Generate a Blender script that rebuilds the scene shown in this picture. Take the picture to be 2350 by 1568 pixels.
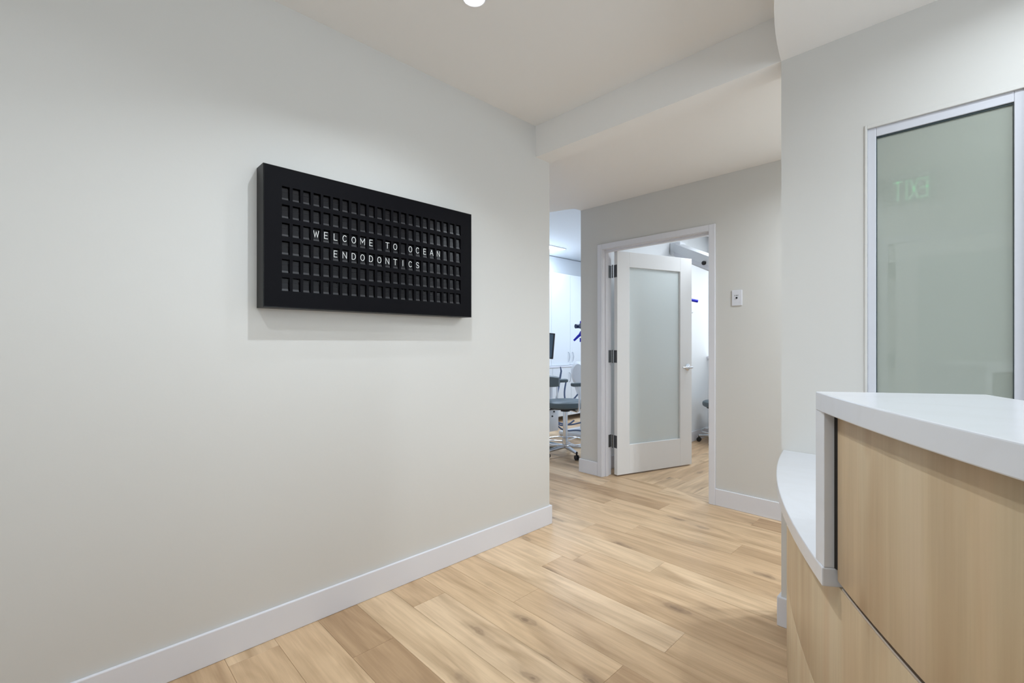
import bpy, bmesh, math, random
from mathutils import Vector, Matrix
random.seed(7)
S = bpy.context.scene
COL = S.collection
for o in list(bpy.data.objects):
    bpy.data.objects.remove(o)

# ------------------------------------------------------------------ camera
YAW = math.atan2(1090, 1064)          # angle of the view away from the long wall
CAM_Z = 1.215
cam_d = bpy.data.cameras.new('camera')
cam_d.sensor_width = 36.0
cam_d.lens = 1064 / 2350 * 36
cam_d.shift_y = 4 / 2350
cam_d.clip_start = 0.02
cam = bpy.data.objects.new('camera', cam_d)
COL.objects.link(cam)
cam.location = (0, 0, CAM_Z)
cam.rotation_euler = (math.pi / 2, 0, YAW)
S.camera = cam

# ------------------------------------------------------------------ world, exposure
W = bpy.data.worlds.new('world')
S.world = W
W.use_nodes = True
W.node_tree.nodes['Background'].inputs[0].default_value = (0.75, 0.85, 1, 1)
W.node_tree.nodes['Background'].inputs[1].default_value = 0.3
S.view_settings.view_transform = 'Standard'
S.view_settings.look = 'None'
S.view_settings.gamma = 1
S.view_settings.use_curve_mapping = False
S.view_settings.exposure = 0.28

# lamp strengths (watts) used by the fixtures' builders below
P_ROOM = 3.8
P_SOFFIT = 4.4
P_HALL = 14
P_OPERATORY = 24
P_EXAM = 15
LAMP_COL = (0.825, 0.918, 1.0)
S_FILL = 4.7            # glow of the added, unseen side window that fills the reception
COOL_COL = (0.66, 0.81, 1.0)

# ------------------------------------------------------------------ materials
def mat(name, base=(.8, .8, .8), rough=.5, metal=0., spec=.5, **kw):
    m = bpy.data.materials.new(name)
    m.use_nodes = True
    b = m.node_tree.nodes['Principled BSDF']
    b.inputs['Base Color'].default_value = (*base, 1)
    b.inputs['Roughness'].default_value = rough
    b.inputs['Metallic'].default_value = metal
    b.inputs['Specular IOR Level'].default_value = spec
    for k, v in kw.items():
        b.inputs[k.replace('_', ' ')].default_value = v
    return m

def nd(m, t, **kw):
    n = m.node_tree.nodes.new(t)
    for k, v in kw.items():
        if k.startswith('i_'):
            n.inputs[k[2:].replace('_', ' ')].default_value = v
        else:
            setattr(n, k, v)
    return n

def lk(m, a, b):
    m.node_tree.links.new(a, b)

def bsdf(m):
    return m.node_tree.nodes['Principled BSDF']

def add_bump(m, scale, strength, dist=.002, detail=3, coord='Object', stretch=None):
    tc = nd(m, 'ShaderNodeTexCoord')
    n = nd(m, 'ShaderNodeTexNoise', i_Scale=scale, i_Detail=detail)
    src = tc.outputs[coord]
    if stretch:
        mp = nd(m, 'ShaderNodeMapping')
        mp.inputs['Scale'].default_value = stretch
        lk(m, src, mp.inputs[0]); src = mp.outputs[0]
    lk(m, src, n.inputs['Vector'])
    b = nd(m, 'ShaderNodeBump', i_Strength=strength, i_Distance=dist)
    lk(m, n.outputs['Fac'], b.inputs['Height'])
    lk(m, b.outputs[0], bsdf(m).inputs['Normal'])
    return n

def paint(name, c, rough=.55, bump=.12, scale=90):
    m = mat(name, c, rough, spec=.3)
    n = add_bump(m, scale, bump, .0012)
    return m

M = {}
M['wall'] = paint('wall_paint', (.675, .662, .635))
M['ceiling'] = paint('ceiling_paint', (.92, .905, .885), .8, .05)
M['trim'] = paint('trim_paint', (.77, .77, .815), .32, .03, 30)
M['door'] = paint('door_paint', (.86, .86, .86), .35, .03, 30)
M['cool_wall'] = paint('clinic_wall_paint', (.80, .82, .84), .5, .05)
M['cabinet'] = mat('white_cabinet_laminate', (.80, .83, .86), .35)
M['subfloor'] = mat('dark_underlay', (.12, .085, .055), .9)
M['black'] = mat('matte_black', (.004, .0038, .004), .36, spec=.2)
M['black_face'] = mat('black_faceplate', (.0042, .004, .0055), .5, spec=.07)
add_bump(M['black_face'], 900, .05, .0004)
M['flap'] = mat('black_flap_plastic', (.007, .0065, .008), .3, spec=.22)
M['well'] = mat('cell_well_black', (.003, .003, .003), .8, spec=.2)
M['letter'] = mat('white_flap_print', (.86, .86, .84), .5)
M['flap_edge'] = mat('grey_flap_edges', (.030, .029, .032), .3, spec=.5)
M['chrome'] = mat('chrome', (.72, .75, .80), .14, 1.)
M['satin'] = mat('satin_chrome', (.62, .65, .70), .28, 1.)
M['hinge'] = mat('dark_steel_hinge', (.16, .165, .17), .38, 1.)
M['alu'] = mat('brushed_aluminium', (.55, .53, .52), .4, .85)
M['window_frame'] = mat('white_window_frame', (.66, .67, .725), .3)
M['gasket'] = mat('dark_glazing_gasket', (.03, .05, .055), .5)
M['grey_vinyl'] = mat('grey_vinyl', (.10, .135, .155), .45)
add_bump(M['grey_vinyl'], 300, .1, .0005)
M['white_plastic'] = mat('white_plastic', (.80, .82, .86), .3)
M['blue'] = mat('blue_grip_rubber', (.006, .008, .55), .4)
M['dark_blue'] = mat('dark_blue_eyepiece', (.01, .03, .10), .3)
M['rubber'] = mat('black_rubber', (.012, .012, .014), .5)
M['hose'] = mat('grey_blue_hose', (.10, .15, .27), .4)
M['screen'] = mat('monitor_glass', (.10, .16, .22), .12)
M['plate'] = mat('white_switch_plate', (.74, .745, .80), .3)
M['reveal'] = mat('dark_reveal', (.012, .009, .007), .7)

def emit(name, c, s):
    m = mat(name, (.8, .8, .8), .5)
    bsdf(m).inputs['Emission Color'].default_value = (*c, 1)
    bsdf(m).inputs['Emission Strength'].default_value = s
    return m
M['lens'] = emit('downlight_lens', (1, .99, .97), 6)
M['tube'] = emit('linear_light_lens', (.85, .93, 1), 7)
M['daylight'] = emit('daylit_window_blind', (.88, .95, 1), .9)
M['fill_side'] = emit('added_fill_blind', (.80, .91, 1), S_FILL)  # emission of the added side window, a fill source out of view
M['exit_green'] = emit('lit_green_letters', (.05, .8, .25), .75)

# quartz: white with very faint veins
def quartz():
    m = mat('white_quartz', (.80, .805, .83), .22, spec=.5)
    tc = nd(m, 'ShaderNodeTexCoord')
    n1 = nd(m, 'ShaderNodeTexNoise', i_Scale=3.0, i_Detail=6.0, i_Distortion=1.6)
    lk(m, tc.outputs['Object'], n1.inputs['Vector'])
    r = nd(m, 'ShaderNodeValToRGB')
    e = r.color_ramp.elements
    e[0].position = .44; e[0].color = (.69, .695, .725, 1)
    e[1].position = .56; e[1].color = (.69, .695, .725, 1)
    x = r.color_ramp.elements.new(.5); x.color = (.680, .683, .708, 1)
    lk(m, n1.outputs['Fac'], r.inputs[0]); lk(m, r.outputs[0], bsdf(m).inputs['Base Color'])
    return m
M['quartz'] = quartz()

# oak floor planks: each plank object gets its own tone and grain
def plank_mat():
    m = mat('oak_vinyl_plank', (.5, .35, .22), .40, spec=.42)
    tc = nd(m, 'ShaderNodeTexCoord')
    oi = nd(m, 'ShaderNodeObjectInfo')
    mul = nd(m, 'ShaderNodeMath', operation='MULTIPLY'); mul.inputs[1].default_value = 57.0
    lk(m, oi.outputs['Random'], mul.inputs[0])
    cmb = nd(m, 'ShaderNodeCombineXYZ')
    lk(m, mul.outputs[0], cmb.inputs[0]); lk(m, mul.outputs[0], cmb.inputs[1]); lk(m, mul.outputs[0], cmb.inputs[2])
    add = nd(m, 'ShaderNodeVectorMath', operation='ADD')
    lk(m, tc.outputs['Object'], add.inputs[0]); lk(m, cmb.outputs[0], add.inputs[1])
    def mapped(sc):
        mp = nd(m, 'ShaderNodeMapping'); mp.inputs['Scale'].default_value = sc
        lk(m, add.outputs[0], mp.inputs[0]); return mp.outputs[0]
    # fine grain
    fine = nd(m, 'ShaderNodeTexNoise', i_Scale=1.0, i_Detail=7.0, i_Roughness=.62, i_Distortion=.4)
    lk(m, mapped((2.6, 52, 5)), fine.inputs['Vector'])
    # broad cathedral bands
    broad = nd(m, 'ShaderNodeTexNoise', i_Scale=1.0, i_Detail=3.0, i_Distortion=1.2)
    lk(m, mapped((1.15, 6.5, 1)), broad.inputs['Vector'])
    # knots
    kn = nd(m, 'ShaderNodeTexVoronoi', i_Scale=1.0, i_Randomness=1.0)
    wob = nd(m, 'ShaderNodeTexNoise', i_Scale=9.0, i_Detail=3.0)
    lk(m, add.outputs[0], wob.inputs['Vector'])
    ksc = nd(m, 'ShaderNodeVectorMath', operation='SCALE'); ksc.inputs['Scale'].default_value = .35
    lk(m, wob.outputs['Color'], ksc.inputs[0])
    kadd = nd(m, 'ShaderNodeVectorMath', operation='ADD')
    lk(m, mapped((2.1, 6.5, 1)), kadd.inputs[0]); lk(m, ksc.outputs[0], kadd.inputs[1])
    lk(m, kadd.outputs[0], kn.inputs['Vector'])
    kr = nd(m, 'ShaderNodeValToRGB')
    kr.color_ramp.elements[0].position = .0; kr.color_ramp.elements[0].color = (1, 1, 1, 1)
    kr.color_ramp.elements[1].position = .28; kr.color_ramp.elements[1].color = (0, 0, 0, 1)
    for p_, v_ in ((.045, .95), (.075, .55), (.11, .62), (.15, .25)):
        x_ = kr.color_ramp.elements.new(p_); x_.color = (v_, v_, v_, 1)
    lk(m, kn.outputs['Distance'], kr.inputs[0])
    # plank tone
    tone = nd(m, 'ShaderNodeValToRGB')
    tone.color_ramp.interpolation = 'LINEAR'
    e = tone.color_ramp.elements
    e[0].position = 0; e[0].color = (.50, .330, .190, 1)
    e[1].position = 1; e[1].color = (.745, .555, .370, 1)
    for p, c in ((.3, (.705, .505, .315, 1)), (.55, (.63, .437, .265, 1)), (.8, (.745, .548, .352, 1))):
        x = e.new(p); x.color = c
    lk(m, oi.outputs['Random'], tone.inputs[0])
    fr = nd(m, 'ShaderNodeValToRGB')
    fr.color_ramp.elements[0].position = .32; fr.color_ramp.elements[0].color = (.80, .76, .72, 1)
    fr.color_ramp.elements[1].position = .62; fr.color_ramp.elements[1].color = (1.04, 1.03, 1.02, 1)
    lk(m, fine.outputs['Fac'], fr.inputs[0])
    br = nd(m, 'ShaderNodeValToRGB')
    br.color_ramp.elements[0].position = .30; br.color_ramp.elements[0].color = (.60, .54, .47, 1)
    br.color_ramp.elements[1].position = .56; br.color_ramp.elements[1].color = (1.05, 1.05, 1.05, 1)
    lk(m, broad.outputs['Fac'], br.inputs[0])
    m1 = nd(m, 'ShaderNodeMix', data_type='RGBA', blend_type='MULTIPLY'); m1.inputs[0].default_value = .8
    lk(m, tone.outputs[0], m1.inputs[6]); lk(m, fr.outputs[0], m1.inputs[7])
    m2 = nd(m, 'ShaderNodeMix', data_type='RGBA', blend_type='MULTIPLY'); m2.inputs[0].default_value = .75
    lk(m, m1.outputs[2], m2.inputs[6]); lk(m, br.outputs[0], m2.inputs[7])
    m3 = nd(m, 'ShaderNodeMix', data_type='RGBA', blend_type='MIX')
    km = nd(m, 'ShaderNodeMath', operation='MULTIPLY'); km.inputs[1].default_value = .8
    lk(m, kr.outputs[0], km.inputs[0])
    lk(m, km.outputs[0], m3.inputs[0]); lk(m, m2.outputs[2], m3.inputs[6])
    m3.inputs[7].default_value = (.20, .125, .075, 1)
    lk(m, m3.outputs[2], bsdf(m).inputs['Base Color'])
    b = nd(m, 'ShaderNodeBump', i_Strength=.12, i_Distance=.0008)
    lk(m, fine.outputs['Fac'], b.inputs['Height']); lk(m, b.outputs[0], bsdf(m).inputs['Normal'])
    return m
M['plank'] = plank_mat()

# maple laminate with vertical grain
def maple():
    m = mat('maple_laminate', (.5, .37, .22), .38, spec=.4)
    tc = nd(m, 'ShaderNodeTexCoord')
    def mapped(sc):
        mp = nd(m, 'ShaderNodeMapping'); mp.inputs['Scale'].default_value = sc
        lk(m, tc.outputs['Object'], mp.inputs[0]); return mp.outputs[0]
    a = nd(m, 'ShaderNodeTexNoise', i_Scale=1.0, i_Detail=6.0, i_Distortion=.5)
    lk(m, mapped((11, 11, .9)), a.inputs['Vector'])
    f = nd(m, 'ShaderNodeTexNoise', i_Scale=1.0, i_Detail=5.0, i_Distortion=.2)
    lk(m, mapped((120, 120, 4)), f.inputs['Vector'])
    w = nd(m, 'ShaderNodeTexNoise', i_Scale=1.0, i_Detail=2.0, i_Distortion=1.0)
    lk(m, mapped((9, 9, .7)), w.inputs['Vector'])
    k = nd(m, 'ShaderNodeTexVoronoi', i_Scale=1.0)
    lk(m, mapped((8, 8, 3.2)), k.inputs['Vector'])
    r = nd(m, 'ShaderNodeValToRGB')
    e = r.color_ramp.elements
    e[0].position = .28; e[0].color = (.475, .355, .220, 1)
    e[1].position = .68; e[1].color = (.605, .485, .330, 1)
    x = e.new(.5); x.color = (.575, .455, .295, 1)
    lk(m, a.outputs['Fac'], r.inputs[0])
    fr = nd(m, 'ShaderNodeValToRGB')
    fr.color_ramp.elements[0].position = .3; fr.color_ramp.elements[0].color = (.94, .93, .91, 1)
    fr.color_ramp.elements[1].position = .6; fr.color_ramp.elements[1].color = (1.02, 1.02, 1.02, 1)
    lk(m, f.outputs['Fac'], fr.inputs[0])
    wr = nd(m, 'ShaderNodeValToRGB')
    wr.color_ramp.elements[0].position = .35; wr.color_ramp.elements[0].color = (.95, .86, .80, 1)
    wr.color_ramp.elements[1].position = .6; wr.color_ramp.elements[1].color = (1, 1, 1, 1)
    lk(m, w.outputs['Fac'], wr.inputs[0])
    kr = nd(m, 'ShaderNodeValToRGB')
    kr.color_ramp.elements[0].position = .02; kr.color_ramp.elements[0].color = (.80, .70, .62, 1)
    kr.color_ramp.elements[1].position = .16; kr.color_ramp.elements[1].color = (1, 1, 1, 1)
    lk(m, k.outputs['Distance'], kr.inputs[0])
    prev = r.outputs[0]
    for q in (fr, wr, kr):
        mm = nd(m, 'ShaderNodeMix', data_type='RGBA', blend_type='MULTIPLY'); mm.inputs[0].default_value = .85
        lk(m, prev, mm.inputs[6]); lk(m, q.outputs[0], mm.inputs[7]); prev = mm.outputs[2]
    lk(m, prev, bsdf(m).inputs['Base Color'])
    return m
M['maple'] = maple()

# satin privacy glass of the reception window: green-grey body, glossy face
m = mat('green_privacy_glass', (.40, .435, .385), .02, spec=.5)
bsdf(m).inputs['Coat Weight'].default_value = 1.0
bsdf(m).inputs['Coat Roughness'].default_value = .01
bsdf(m).inputs['Transmission Weight'].default_value = .12
M['privacy'] = m
m = mat('frosted_door_glass', (.86, .92, .92), .55, spec=.5)
bsdf(m).inputs['Transmission Weight'].default_value = .35
M['frosted'] = m
m = mat('clear_acrylic', (.95, 1, .97), .05)
bsdf(m).inputs['Transmission Weight'].default_value = .9
M['acrylic'] = m

# ------------------------------------------------------------------ mesh helpers
def box(bm, x0, x1, y0, y1, z0, z1, bev=0., seg=2):
    r = bmesh.ops.create_cube(bm, size=1)
    vs = r['verts']
    for v in vs:
        v.co = Vector(((x0 + x1) / 2 + v.co.x * (x1 - x0), (y0 + y1) / 2 + v.co.y * (y1 - y0), (z0 + z1) / 2 + v.co.z * (z1 - z0)))
    if bev:
        es = list({e for v in vs for e in v.link_edges})
        bmesh.ops.bevel(bm, geom=es, offset=bev, segments=seg, affect='EDGES', profile=.5)
    return bm

def prism(bm, pts, z0, z1):
    a = [bm.verts.new((p[0], p[1], z0)) for p in pts]
    b = [bm.verts.new((p[0], p[1], z1)) for p in pts]
    n = len(pts)
    bm.faces.new(a[::-1]); bm.faces.new(b)
    for i in range(n):
        bm.faces.new((a[i], a[(i + 1) % n], b[(i + 1) % n], b[i]))
    bmesh.ops.recalc_face_normals(bm, faces=bm.faces)
    return bm

def tube(bm, pts, r, n=10, cap=True):
    """tube along a polyline; r may be a number or a list"""
    pts = [Vector(p) for p in pts]
    rr = r if isinstance(r, (list, tuple)) else [r] * len(pts)
    rings = []
    up = Vector((0, 0, 1))
    t0 = (pts[1] - pts[0]).normalized()
    if abs(t0.dot(up)) > .95: up = Vector((1, 0, 0))
    side = t0.cross(up).normalized()
    for i, p in enumerate(pts):
        if i == 0: t = pts[1] - pts[0]
        elif i == len(pts) - 1: t = pts[-1] - pts[-2]
        else: t = (pts[i + 1] - pts[i]).normalized() + (pts[i] - pts[i - 1]).normalized()
        t.normalize()
        side = (side - t * side.dot(t)).normalized()
        u2 = t.cross(side)
        rings.append([bm.verts.new(p + (side * math.cos(2 * math.pi * k / n) + u2 * math.sin(2 * math.pi * k / n)) * rr[i]) for k in range(n)])
    for a, b in zip(rings, rings[1:]):
        for k in range(n):
            bm.faces.new((a[k], a[(k + 1) % n], b[(k + 1) % n], b[k]))
    if cap:
        bm.faces.new(rings[0][::-1]); bm.faces.new(rings[-1])
    return bm

def lathe(bm, prof, c=(0, 0, 0), n=32):
    """prof = list of (radius, z); axis = z"""
    rings = []
    for r, z in prof:
        if r < 1e-6:
            rings.append([bm.verts.new((c[0], c[1], c[2] + z))])
        else:
            rings.append([bm.verts.new((c[0] + r * math.cos(2 * math.pi * k / n), c[1] + r * math.sin(2 * math.pi * k / n), c[2] + z)) for k in range(n)])
    for a, b in zip(rings, rings[1:]):
        for k in range(n):
            q = [a[k % len(a)], a[(k + 1) % len(a)], b[(k + 1) % len(b)], b[k % len(b)]]
            f = list(dict.fromkeys(q))
            if len(f) > 2: bm.faces.new(f)
    return bm

def obj(name, bm, m, parent=None, smooth=False, xf=None):
    if isinstance(bm, bpy.types.Mesh):
        me = bm
    else:
        bmesh.ops.recalc_face_normals(bm, faces=bm.faces)
        me = bpy.data.meshes.new(name)
        bm.to_mesh(me); bm.free()
        if smooth:
            for p in me.polygons: p.use_smooth = True
            try: me.set_sharp_from_angle(angle=math.radians(35))
            except Exception: pass
        me.materials.append(M[m])
    o = bpy.data.objects.new(name, me)
    COL.objects.link(o)
    if xf is not None: o.matrix_local = xf
    if parent: o.parent = parent
    return o

def B(*a, **k):
    return box(bmesh.new(), *a, **k)

def tag(o, label=None, cat=None, group=None, kind=None):
    if label: o['label'] = label
    if cat: o['category'] = cat
    if group: o['group'] = group
    if kind: o['kind'] = kind
    return o

def empty(name, loc=(0, 0, 0), rz=0.):
    o = bpy.data.objects.new(name, None)
    o.empty_display_size = .1
    COL.objects.link(o)
    o.location = loc; o.rotation_euler = (0, 0, rz)
    return o

def struct(name, bm, m, label, cat, smooth=False):
    return tag(obj(name, bm, m, None, smooth), label, cat, kind='structure')

# ------------------------------------------------------------------ dimensions read off the photograph
XL = -2.059            # face of the long left wall
YE = 2.3626            # its end / back of the beam
YB = 2.2246            # face of beam and of the wall with the window
XR = -.6187            # end of the window wall
YD = 3.53              # face of the corridor wall with the door
YD2 = 3.66
XP = -2.684            # left end of the corridor wall (partition)
XP2 = -2.55
ZC, ZH, ZB = 2.632, 2.47, 2.43
XF = -4.94             # cabinet wall of the treatment room
YREAR = -.6
BB = .125              # baseboard height
DX0, DX1, DZ = -2.437, -1.4715, 2.065   # door opening

# ------------------------------------------------------------------ walls
struct('wall_left', B(XL - .12, XL, YREAR, YE, 0, ZC), 'wall', 'long off-white wall carrying the black letter board', 'wall')
struct('wall_rear', B(XL - .12, 2.6, YREAR - .12, YREAR, 0, ZC), 'wall', 'off-white wall with a closed door, mirrored in the reception window', 'wall')
WX0, WX1, WZ0, WZ1 = -.330, .098, .84, 2.053
bm = bmesh.new()
box(bm, XR, WX0, YB, YE, 0, ZC); box(bm, WX1, 2.6, YB, YE, 0, ZC)
box(bm, WX0, WX1, YB, YE, 0, WZ0); box(bm, WX0, WX1, YB, YE, WZ1, ZC)
struct('wall_right', bm, 'wall', 'off-white wall with an interior window behind the reception desk', 'wall')
bm = bmesh.new()
box(bm, 2.6, 2.72, YREAR, -.1, 0, ZC); box(bm, 2.6, 2.72, 1.9, YB, 0, ZC); box(bm, 2.6, 2.72, -.1, 1.9, 0, .9); box(bm, 2.6, 2.72, -.1, 1.9, 2.3, ZC)
struct('wall_side', bm, 'wall', 'off-white side wall of the reception', 'wall')
bm = bmesh.new()
box(bm, XP, DX0 - .02, YD, YD2, 0, 2.6); box(bm, DX1 + .02, .9, YD, YD2, 0, 2.6); box(bm, DX0 - .02, DX1 + .02, YD, YD2, DZ + .02, 2.6)
struct('wall_hall', bm, 'wall', 'off-white corridor wall around the open frosted glass door', 'wall')
struct('wall_partition', B(XP, XP2, YD2, 7.2, 0, 2.63), 'cool_wall', 'white partition wall seen beyond the open door leaf', 'wall')
struct('wall_hall_end', B(.9, 1.0, YE, YD, 0, 2.6), 'wall', 'off-white end wall of the corridor', 'wall')
struct('wall_far', B(XF - .12, XF, YE, 7.2, 0, 2.63), 'cool_wall', 'white far wall of the treatment room behind the cabinets', 'wall')
struct('wall_operatory_end', B(XF - .12, XP2, 7.2, 7.3, 0, 2.63), 'cool_wall', 'white end wall of the treatment room', 'wall')
struct('wall_operatory_near', B(XF - .12, XL - .12, YE - .12, YE, 0, 2.63), 'cool_wall', 'white near wall of the treatment room', 'wall')
# exam room behind the door: back wall with a window hole
bm = bmesh.new()
EX0, EX1, EZ0, EZ1, YX = -2.545, -1.35, 1.03, 2.19, 6.05
box(bm, XP2, EX1 + 1.0, YX, YX + .12, 0, EZ0); box(bm, XP2, EX1 + 1.0, YX, YX + .12, EZ1, 2.6); box(bm, EX1, EX1 + 1.0, YX, YX + .12, EZ0, EZ1)
struct('wall_exam_back', bm, 'cool_wall', 'white back wall of the room behind the open door', 'wall')
struct('wall_exam_side', B(-.35, -.23, YD2, YX, 0, 2.6), 'cool_wall', 'white right wall of the room behind the open door', 'wall')

# ------------------------------------------------------------------ ceilings, beam, soffit
struct('ceiling', B(XL - .12, 2.72, YREAR - .12, YE, ZC, ZC + .1), 'ceiling', 'off-white reception ceiling with a round downlight', 'ceiling')
struct('ceiling_hall', prism(bmesh.new(), [(1.0, YE), (1.0, YD), (XP, YD), (XP, 3.43), (-3.6, 3.165), (-3.6, YE)], ZH, ZH + .16), 'ceiling', 'lower off-white corridor ceiling behind the beam', 'ceiling')
struct('ceiling_operatory', B(XF - .12, XP2, YE - .12, 7.3, 2.64, 2.72), 'cool_wall', 'bright white ceiling of the treatment room', 'ceiling')
struct('ceiling_exam', B(XP2, -.23, YD2 - .13, YX + .12, 2.6, 2.68), 'cool_wall', 'white ceiling of the room behind the open door', 'ceiling')
struct('ceiling_beam', B(XL, XR, YB, YE, ZB, ZC), 'ceiling', 'off-white dropped beam across the corridor opening', 'beam')
# curved soffit above the desk
SC, SR = Vector((2.178, 2.629)), 2.826
pts = []
a0 = math.pi + math.asin((SC.y - YB) / SR); a1 = math.pi + math.asin(min(.999, (SC.y + .35) / SR)) if (SC.y + .35) < SR else math.pi * 1.5
N = 56
for i in range(N + 1):
    a = a0 + (math.pi * 1.49 - a0) * i / N
    p = SC + SR * Vector((math.cos(a), math.sin(a)))
    pts.append((p.x, p.y))
pts += [(2.6, pts[-1][1]), (2.6, YB)]
struct('ceiling_soffit', prism(bmesh.new(), pts, ZB, ZC), 'ceiling', 'curved dropped soffit above the reception desk', 'soffit', smooth=True)

# ------------------------------------------------------------------ floor: slab + planks
floor = struct('floor', B(XF - .12, 2.72, YREAR - .12, 7.3, -.05, -.006), 'subfloor', 'light oak plank floor running from reception into the corridor', 'floor')
PW, PL = .178, 1.22
cache = {}
def plank_mesh(l, w):
    k = (round(l, 4), round(w, 4))
    if k in cache: return cache[k]
    g, c, t = .0004, .0012, .0055
    x, y = l / 2 - g, w / 2 - g
    v = [(-x, -y, -t), (x, -y, -t), (x, y, -t), (-x, y, -t), (-x, -y, -c * .6), (x, -y, -c * .6), (x, y, -c * .6), (-x, y, -c * .6),
         (-x + c, -y + c, 0), (x - c, -y + c, 0), (x - c, y - c, 0), (-x + c, y - c, 0)]
    f = [(8, 9, 10, 11)] + [(i, (i + 1) % 4, 4 + (i + 1) % 4, 4 + i) for i in range(4)] + [(4 + i, 4 + (i + 1) % 4, 8 + (i + 1) % 4, 8 + i) for i in range(4)]
    me = bpy.data.meshes.new('plank')
    me.from_pydata(v, [], f); me.materials.append(M['plank'])
    cache[k] = me
    return me
def lay(u0, u1, v0, v1, joint, along_y=False):
    """one row of planks: u = length direction, v = width direction"""
    j = joint + math.ceil((u0 - joint) / PL) * PL
    cuts = [u0] + [j + i * PL for i in range(int((u1 - j) / PL) + 1)] + [u1]
    for a, b in zip(cuts, cuts[1:]):
        if b - a < .02: continue
        o = bpy.data.objects.new('plank', plank_mesh(b - a, v1 - v0))
        COL.objects.link(o); o.parent = floor
        if along_y:
            o.location = ((v0 + v1) / 2, (a + b) / 2, 0); o.rotation_euler = (0, 0, math.pi / 2)
        else:
            o.location = ((a + b) / 2, (v0 + v1) / 2, 0)
known = {0: -.884, 6: -1.03, -1: -1.552, -2: -.958, 7: -2.028, 8: -1.673, 10: -1.88, 1: -1.694, -3: -1.845, 2: -.40, 3: -1.25, 4: -.62, 5: -1.62, 9: -1.1}
for k in range(-13, 11):
    v0, v1 = 1.70 + PW * k, 1.70 + PW * (k + 1)
    v0 = max(v0, YREAR)
    if v1 <= YREAR: continue
    jt = known.get(k, (-.4 - .47 * k) % PL)
    if v1 < YB + .1: lay(XL, 1.3, v0, v1, jt)
    else: lay(XF, .9, v0, v1, jt)
for k in range(14):
    x0 = XP2 + PW * k
    if x0 > -.4: break
    lay(YD2 - .002, YX, x0, min(x0 + PW, -.35), 3.9 + .43 * k, True)
for k in range(20):
    y0 = YD2 - .002 + PW * k
    lay(XF, XP, y0, min(y0 + PW, 7.2), -3.2 + .41 * k)

# ------------------------------------------------------------------ baseboards
T = .014
def bb(bm, x0, x1, y0, y1):
    box(bm, x0, x1, y0, y1, 0, BB, .0035, 2)
bm = bmesh.new(); bb(bm, XL, XL + T, YREAR, YE + T); bb(bm, XL - .12, XL, YE, YE + T)
struct('baseboard_left', bm, 'trim', 'white baseboard along the long left wall', 'baseboard')
bm = bmesh.new(); bb(bm, XR - T, 2.6, YB - T, YB); bb(bm, XR - T, XR, YB, YE + T)
struct('baseboard_right', bm, 'trim', 'white baseboard at the wall end beside the desk', 'baseboard')
bm = bmesh.new(); bb(bm, XP - T, DX0 - .048, YD - T, YD)
struct('baseboard_hall', bm, 'trim', 'short white baseboard left of the open door', 'baseboard')
bm = bmesh.new(); bb(bm, DX1 + .048, .9, YD - T, YD)
struct('baseboard_hall_right', bm, 'trim', 'white baseboard right of the door, under the white wall button', 'baseboard')
bm = bmesh.new(); bb(bm, XP2, XP2 + T, YD2, YX)
struct('baseboard_partition', bm, 'trim', 'white baseboard inside the room behind the open door', 'baseboard')

# ------------------------------------------------------------------ hall door
d1 = tag(empty('door_1', (DX0, YD, 0)), 'white shaker door with frosted glass standing ajar in its frame', 'door', kind='structure')
inv = Matrix.Translation((-DX0, -YD, 0))
def part(name, bm, m, parent, smooth=False):
    """mesh given in world coordinates, child of an empty/thing at its own place"""
    o = obj(name, bm, m, None, smooth)
    o.parent = parent
    bpy.context.view_layer.update()
    o.matrix_parent_inverse = parent.matrix_world.inverted()
    return o
bpy.context.view_layer.update()
CW = .048
bm = bmesh.new()
box(bm, DX0 - CW, DX0, YD - .016, YD, 0, DZ + CW, .003); part('casing', bm, 'trim', d1)
bm = bmesh.new()
box(bm, DX1, DX1 + CW, YD - .016, YD, 0, DZ + CW, .003); part('casing', bm, 'trim', d1)
bm = bmesh.new()
box(bm, DX0, DX1, YD - .0155, YD, DZ, DZ + CW, .003); part('casing', bm, 'trim', d1)
bm = bmesh.new()
box(bm, DX0 - .018, DX0 + .004, YD - .004, YD2, 0, DZ, .001); box(bm, DX0 - .018, DX0 + .016, YD + .03, YD + .07, 0, DZ - .004, .002)
part('jamb', bm, 'trim', d1)
bm = bmesh.new()
box(bm, DX1 - .004, DX1 + .018, YD - .004, YD2, 0, DZ, .001); box(bm, DX1 - .016, DX1 + .018, YD + .03, YD + .07, 0, DZ - .004, .002)
part('jamb', bm, 'trim', d1)
bm = bmesh.new()
box(bm, DX0 + .004, DX1 - .004, YD - .004, YD2, DZ - .004, DZ + .018, .001); box(bm, DX0 + .016, DX1 - .016, YD + .03, YD + .07, DZ - .02, DZ + .01, .002)
part('door_head', bm, 'trim', d1)
# inside casing
bm = bmesh.new()
box(bm, XP2 + T, DX0 - .018, YD2, YD2 + .014, 0, DZ + CW, .002); part('casing', bm, 'trim', d1)

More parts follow.
